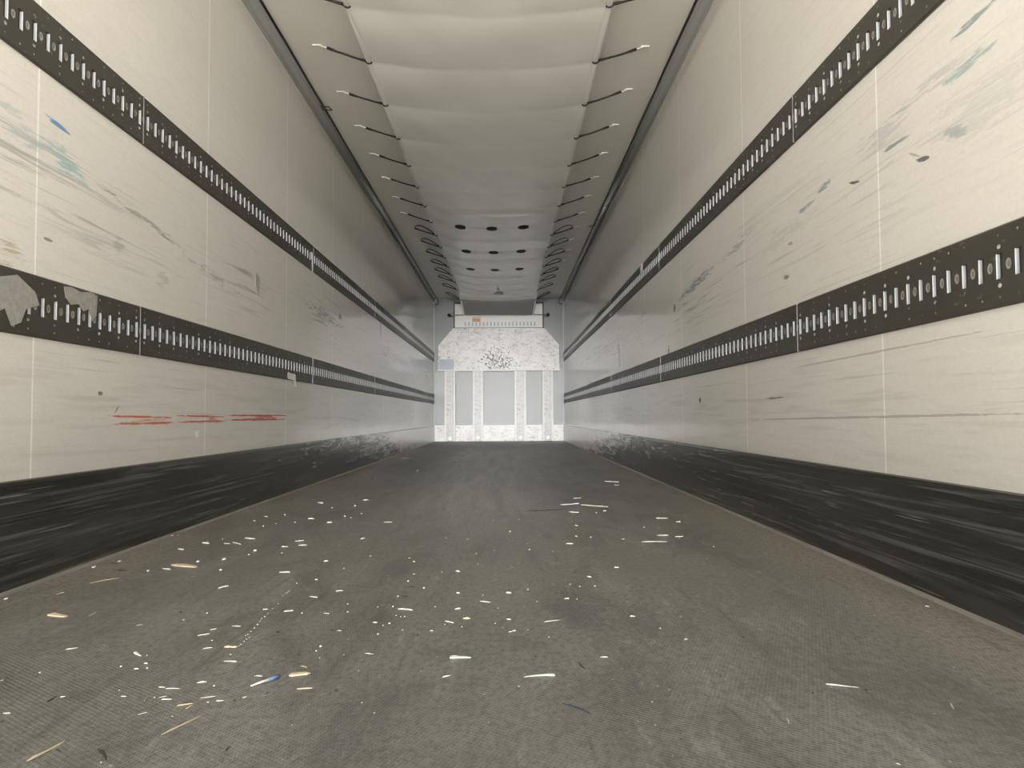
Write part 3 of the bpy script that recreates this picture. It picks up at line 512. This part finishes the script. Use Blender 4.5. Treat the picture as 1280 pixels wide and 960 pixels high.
for s in (-1,1):
    b=MB(); vs=[]; n=NY
    for j in range(n+1):
        y=YD0+(14.07-YD0)*j/n; hw=duct_hw(y); z=duct_z(hw,y)-2.56
        for dx,dz in ((-.022,-.0045),(.006,-.006),(.008,.004),(-.022,.006)): vs.append((s*(hw+dx),y-YD0,z+dz))
    fs=[]
    for j in range(n):
        for k in range(4): a=j*4; fs.append((a+k,a+(k+1)%4,a+4+(k+1)%4,a+4+k))
    fs+= [(0,1,2,3),(n*4,n*4+1,n*4+2,n*4+3)]
    b.add(vs,fs,0,False); b.build('duct_hem',M_hem,duct)
for y in (8.27,9.50,10.66):
    b=MB(); b.add([(x_,y+e_-YD0,duct_z(x_,y+e_)-2.56-.0025-.004*(q_)) for q_ in (0,) for e_ in (.012,.03) for x_ in [-.34+.04*i_ for i_ in range(18)]],[(i_,i_+1,i_+19,i_+18) for i_ in range(17)],0); b.build('cross_seam',M_hem,duct)
    for x in (-.363,-.016,.332):
        b=MB(); n=20; vs=[]
        for k in range(n):
            a=2*PI*k/n; px=.062*math.cos(a); py=.085*math.sin(a)
            vs.append((x+px, y+py-YD0, duct_z(x+px,y+py)-2.56-.0035))
        vs2=[(p[0],p[1],p[2]+.003) for p in vs]
        b.add(vs+vs2,[tuple(range(n)),tuple(range(n,2*n))]+[(k,(k+1)%n,n+(k+1)%n,n+k) for k in range(n)],0)
        b.build('air_outlet',M_hole,duct)
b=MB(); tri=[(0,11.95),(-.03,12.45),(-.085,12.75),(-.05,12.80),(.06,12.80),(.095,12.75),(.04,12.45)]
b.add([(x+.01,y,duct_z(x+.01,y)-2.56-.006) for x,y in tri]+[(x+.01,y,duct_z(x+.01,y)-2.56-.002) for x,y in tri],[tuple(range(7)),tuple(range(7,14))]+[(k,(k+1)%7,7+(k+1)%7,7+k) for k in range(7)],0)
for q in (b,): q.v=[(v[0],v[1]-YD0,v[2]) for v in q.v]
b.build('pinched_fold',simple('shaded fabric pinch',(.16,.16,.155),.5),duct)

# tie straps from ceiling anchors to the duct hem
ORDN=['nearest the camera','second','third','fourth','fifth','sixth','seventh','eighth','ninth','tenth','eleventh','twelfth','thirteenth','fourteenth','fifteenth','at the end wall']
for s,sn in ((-1,'left'),(1,'right')):
    for k,y in enumerate(straps):
        hw=duct_hw(y); jit=rnd.uniform(-.015,.015)
        root=empty('tie_strap',(s*.93,y+jit,ZC))
        lab='black tie strap on the %s side of the ceiling duct, %s'%(sn, ORDN[k] if k in (0,15) else ORDN[k]+' from the camera')
        tag(root,lab,'strap','tie straps along the ceiling duct')
        dxh=-s*(.93-hw); zh=duct_z(hw,y)-ZC
        b=MB(); b.tube([(s*.040,0,-.005),(s*.025,0,-.012),(0,0,-.018),(-s*.010,0,-.019)],.0042,6); b.box((s*.056-.030,-.006,-.006),(s*.056+.022,.006,0)); b.build('anchor_tab',M_hook,root)
        b=MB(); n=9; pts=[]
        for q in range(n):
            u=q/(n-1); pts.append((dxh*u, -jit*u+.012*math.sin(u*PI)*rnd.uniform(-.3,.3), -.018*(1-u)+zh*u - (.005)*math.sin(u*PI)))
        b.tube(pts,[.0085]*2+[.0062]*5+[.0085]*2,6); b.build('cord',M_cord,root)
        b=MB(); hx=dxh; b.tube([(hx+s*.020,-jit,zh+.004),(hx,-jit,zh-.013),(hx-s*.012,-jit,zh-.015),(hx-s*.022,-jit,zh-.010),(hx-s*.020,-jit,zh-.002)],.0055,6); b.build('hook',M_black,root)
        if k>=8:
            b=MB(); pts=[]
            for q in range(12):
                u=q/11; pts.append((dxh*u*.95, -.26*math.sin(u*PI)**.8*(1.0-.55*u), -.010+ (zh+.012)*u*.9))
            b.tube(pts,.0055,5); b.build('slack_loop',M_cord,root)

# black cables along both coves, curling down at the far corner
for s,sn in ((-1,'left'),(1,'right')):
    root=empty('ceiling_cable',(s*1.163,YE-.1,ZC-.010)); tag(root,'thin black cable along the %s edge of the ceiling, curling down at its far end'%sn,'cable','black ceiling cables')
    b=MB(); pts=[(rnd.uniform(-.0015,.0015),Y0-YE+.1+(YE-.25-Y0)*k/60,0) for k in range(61)]
    pts+= [(-s*.015,-.09,-.02),(-s*.03,-.07,-.06),(-s*.035,-.06,-.095),(-s*.015,-.05,-.125),(s*.02,-.05,-.12),(s*.045,-.05,-.10)]
    b.tube(pts,.0072,8); b.build('cable_run',M_black,root)
    b=MB(); b.tube([(s*.060,-.05,-.10),(s*.042,-.05,-.10)],.011,8); b.build('wall_plug',M_hook,root)
for s,sn,y in ((-1,'left',5.32),(1,'right',8.7)):
    root=empty('cable_clip',(s*1.163,y,ZC-.017)); tag(root,'small black wire clip holding the %s ceiling cable'%sn,'clip')
    b=MB(); b.box((-.012,-.03,-.012),(.012,.03,0)); b.build('clip_body',M_black,root,bevel=.002)
    b=MB(); b.tube([(-s*.010,-.02,-.006),(-s*.05,-.03,-.012),(-s*.058,.03,-.010),(-s*.010,.035,-.006)],.0035,6); b.build('wire_loop',M_black,root)

# ------------------------------------------------------------------ end wall fittings
# lower scuff plate
root=empty('scuff_plate',(0,YE,0)); tag(root,'white scuff plate across the foot of the end wall','scuff plate')
b=MB(); b.extrude([(-.001,0.002),(-.009,.002),(-.009,.297),(-.006,.305),(-.001,.305)],0,-1.212,1.212); b.build('plate',M_chan,root)
b=MB(); b.box((-1.212,-.012,.285),(1.212,-.009,.300)); b.build('top_rim',M_white,root)
# four channels
for x,w,lab in ((-.918,.206,'outermost left'),(-.397,.196,'inner left'),(.398,.216,'inner right'),(.912,.206,'outermost right')):
    root=empty('channel',(x,YE-.047,0)); tag(root,'white scratched upright channel on the end wall, %s of the four'%lab,'channel','upright channels on the end wall')
    b=MB(); b.box((-w/2+.03,-.035,.004),(w/2-.03,0.034,1.315)); b.build('web',M_web,root)
    for q in (-1,1):
        b=MB(); a=sorted((q*(w/2-.034),q*w/2)); b.box((a[0],-.060,.004),(a[1],.034,1.315)); b.build('flange',M_white,root,bevel=.004)
    for z in ((.06,) if x<-.5 else (.07,)):
        b=MB(); b.tube([(0,-.034,z),(0,-.046,z)],.024,12); b.build('bolt',M_zinc,root)
# big bulkhead plate: trapezoid shoulders
root=empty('bulkhead_panel',(0,YE-.09,0)); tag(root,'scratched white bulkhead panel with sloping shoulders in the middle of the end wall','panel')
pol=[(-1.137,1.345),(1.137,1.345),(1.137,1.80),(.86,2.125),(-.86,2.125),(-1.137,1.80)]
b=MB(); b.extrude(pol,1,-.02,.086); b.build('panel_sheet',M_bulk,root,bevel=.006)
b=MB(); b.box((-1.15,-.034,1.318),(1.15,.03,1.345)); b.build('bottom_rim',M_white,root)
for s in (-1,1):
    b=MB(); b.add([(s*1.137,-.021,1.36),(s*1.125,-.026,1.36),(s*1.125,-.026,1.795),(s*1.137,-.021,1.80)],[(0,1,2,3)])
b=MB()
for x in (-.57,-.33,.02,.42): b.box((x-.003,-.0225,1.9),(x+.003,-.0205,2.12))
b.build('crease',M_greyu,root)
root=empty('film_patch',(-.985,YE-.1125,1.445)); tag(root,'pale blue grey film patch on the lower left corner of the bulkhead panel','patch')
b=MB(); b.box((-.135,-.002,-.10),(.14,.0015,.095)); b.build('film',M_blue,root)
# header box
root=empty('header_cover',(0,YE-.13,2.13)); tag(root,'white header cover with a row of small slots above the bulkhead panel','cover')
b=MB(); b.box((-.822,0,0),(.822,.128,.45)); b.build('cover_sheet',M_white,root)
b=MB(); b.box((-.822,-.012,0.002),(.822,0,.232)); b.build('slotted_lip',M_white,root,bevel=.003)
for k in range(20):
    x=-.625+k*.0685; b=MB(); b.box((x-.013,-.0140,.030),(x+.013,-.011,.105)); b.build('grille_slot',M_greyu,root)
for s in (-1,1):
    b=MB(); a=sorted((s*.822,s*.846)); b.box((a[0],-.03,0),(a[1],.128,.475)); b.build('side_seal',M_black,root)
b=MB(); b.box((-.846,-.03,.452),(.846,.128,.475)); b.build('top_seal',M_black,root)
root=empty('label_plate',(-.415,YE-.143,2.285)); tag(root,'small orange and white label on the header cover left of the middle','label')
b=MB(); b.box((-.075,-.003,-.045),(.075,0,.045)); b.build('label_sheet',M_orange,root)
b=MB(); b.box((-.07,-.0045,.018),(.07,-.0029,.04)); b.build('label_stripe',M_tapew,root)
root=empty('cross_rod',(0,YE-.158,2.366)); tag(root,'thin metal rod across the header with a black knob at each end','rod')
b=MB(); b.tube([(-.93,0,0),(.93,0,0)],.009,8); b.build('rod',M_zinc,root)
for s in (-1,1):
    b=MB(); b.tube([(s*.90,0,0),(s*.915,0,0),(s*.94,0,0),(s*.955,0,0)],[.018,.03,.03,.014],10); b.build('knob',M_black,root)
    b=MB(); b.box((s*.92-.012,.0,-.012),(s*.92+.012,.154,.012)); b.build('bracket',M_zinc,root)

# ------------------------------------------------------------------ tape scraps on rails and walls
def scrap(name,label,side,y,z,pts,mat,cat='tape',off=.0113,fold=0):
    root=empty(name,(side*(W2-off),y,z)); tag(root,label,cat)
    n=len(pts); x=-side
    vs=[(x*(.0012+fold*rnd.random()),p[0],p[1]) for p in pts]+[(0,p[0],p[1]) for p in pts]
    b=MB(); b.add(vs,[tuple(range(n)),tuple(range(n,2*n))]+[(k,(k+1)%n,n+(k+1)%n,n+k) for k in range(n)],0); b.build('strip',mat,root)
scrap('torn_tape','torn grey tape over the top of the lower left load rail near the doors',-1,2.40,.845,[(-.09,.03),(-.05,.036),(.0,.028),(.06,.038),(.10,.03),(.095,-.035),(.07,-.055),(.05,-.02),(.02,-.03),(-.01,-.012),(-.05,-.02),(-.08,-.002)],M_tape)
scrap('torn_tape','ragged grey tape on the lower left load rail at the edge of view',-1,2.07,.80,[(-.06,.05),(.02,.07),(.10,.035),(.12,.0),(.06,-.02),(.04,-.06),(.00,-.075),(-.03,-.03),(-.05,-.04)],M_tape)
scrap('torn_tape','small white tape scrap hanging below the lower left load rail',-1,4.78,.715,[(-.09,.035),(.08,.03),(.085,-.03),(.10,-.045),(.07,-.05),(.05,-.01),(-.085,-.005)],M_tapew)
scrap('torn_tape','white tape strip hanging over the upper left load rail',-1,5.26,1.56,[(-.03,.06),(-.005,.065),(.012,.055),(.016,-.075),(-.006,-.08),(-.01,.01),(-.028,.02)],M_tapew)
scrap('paper_tag','white paper tag stuck on the upper right load rail',1,5.98,1.64,[(-.055,.035),(.01,.04),(.06,.012),(.05,-.03),(-.04,-.035)],M_tapew,'tag')
scrap('wall_sticker','torn black and white sticker on the middle of the left wall',-1,4.14,1.20,[(-.03,.06),(.03,.05),(.035,-.01),(.02,-.06),(-.01,-.03),(-.03,-.01)],M_tape,'sticker',off=0.0)

# ------------------------------------------------------------------ wood chips and dirt on the floor
def chip_mesh(name, L, Wd, H, kind, mat, r):
    b=MB(); n=5 if kind in 'c' else 8; top=[]; 
    if kind=='T': prof=[(0,1),(.15,1.0),(.5,.75),(.8,.45),(1,.15)]
    elif kind=='Y': prof=[(0,.35),(.15,.9),(.5,1),(.8,.95),(1,.5)]
    elif kind=='c': prof=[(0,.5),(.3,1),(.7,.9),(1,.4)]
    else:
        prof=[(0,r.uniform(.2,.6)),(.2,r.uniform(.7,1)),(.55,r.uniform(.7,1)),(.82,r.uniform(.5,.9)),(1,r.uniform(.1,.4))]
    bow=r.uniform(-.08,.08)*L; lift=r.uniform(0,.25)*H
    prof=[(min(1,max(0,u+(r.uniform(-.06,.06) if 0<u<1 else 0))),w*r.uniform(.7,1.15)) for u,w in prof]
    up_,lo=[],[]
    for u,w in prof:
        x=(u-.5)*L; c0=bow*math.sin(u*PI); j=r.uniform(.85,1.15)
        up_.append((x,c0+Wd/2*w*j)); lo.append((x,c0-Wd/2*w/j))
    ring=up_+lo[::-1]; n=len(ring)
    ww=[w for u,w in prof]; ww=ww+ww[::-1]
    vt=[(x,y,H*(.25+.75*w)*r.uniform(.85,1.1)+.3*lift) for (x,y),w in zip(ring,ww)]; vb=[(x,y,0.0002) for x,y in ring]
    fs=[tuple(range(n)),tuple(range(2*n-1,n-1,-1))]+[(k,(k+1)%n,n+(k+1)%n,n+k) for k in range(n)]
    b.add(vt+vb,fs,0); return b.mesh(name,mat)
SPECIAL={  # by rounded position -> label
 'Y':('wood_splinter','broad yellow wood chip on the floor near the left kick plate'),
 'L':('plastic_shred','pale lavender shred beside the long dark stick in the far right middle of the floor'),
 'b':('plastic_shred','dark blue frayed shred at the bottom centre of the floor')}
tcount=0
def zone(x,y):
    d='near' if y<1.75 else 'middle' if y<3.2 else 'far'
    s='left' if x<-.3 else 'centre' if x<.25 else 'right'
    return d,s
TL=['tapered cream splinter on the floor centre, the fatter and farther of two','slim cream splinter lying level on the near floor right of centre','long slim cream splinter on the near floor at the right']
tl_i=0
ycount={}
for (x,y,L,Wd,H,ang,k) in DEBRIS:
    if k=='S': continue
    d,s=zone(x,y)
    mat={'c':M_wood,'p':M_wood,'y':M_woody,'Y':M_woody,'T':M_wood,'d':M_darkbit,'g':M_greybit,'b':M_bluebit,'L':M_lav}[k]
    nm={'c':'wood_crumb','d':'dirt_flake','g':'grey_flake'}.get(k,'wood_splinter')
    group=None
    if k in SPECIAL: nm,lab=SPECIAL[k]; cat='splinter' if k=='Y' else 'shred'
    elif k=='T': lab=TL[tl_i]; ang+=PI*(tl_i==1); tl_i+=1; cat='splinter'
    elif k=='c': lab='tiny pale wood crumb on the %s part of the %s floor'%(s,d); cat='wood crumb'; group='pale wood crumbs on the %s %s floor'%(d,s)
    elif k=='d': lab='small dark dirt flake on the %s part of the %s floor'%(s,d); cat='dirt flake'; group='dark flakes on the %s %s floor'%(d,s)
    elif k=='g': lab='dull grey flake on the %s part of the %s floor'%(s,d); cat='flake'; group='grey flakes on the %s %s floor'%(d,s)
    elif k=='y': lab='yellowish wood splinter on the %s part of the %s floor'%(s,d); cat='splinter'; group='yellowish splinters on the %s %s floor'%(d,s)
    else: lab='short pale wood splinter on the %s part of the %s floor'%(s,d); cat='splinter'; group='pale splinters on the %s %s floor'%(d,s)
    H2=min(max(H,.0012), .006 if k not in 'dbg' else .0015)
    o=bpy.data.objects.new(nm, chip_mesh(nm,L*(.8 if k=='c' else 1),Wd*(.8 if k in 'cp' else 1),H2,k,mat,rnd)); COL.objects.link(o)
    o.location=(x,y,0.0006); o.rotation_euler=(0,0,ang); tag(o,lab,cat,group)
# the stick wrapped in blue tape
root=empty('taped_stick',(-.297,1.369,.0006),.93); tag(root,'splintered stick with blue tape wrapped round it, left of centre on the floor','stick')
b=MB(); b.tube([(-.030,0,.003),(-.01,.001,.0035),(.012,0,.0035)],[.0012,.0022,.0026],6); b.build('stick',M_wood,root)
b=MB(); b.tube([(.006,0,.0036),(.030,.0008,.0036)],.0034,8); b.build('blue_tape',M_bluewrap,root)
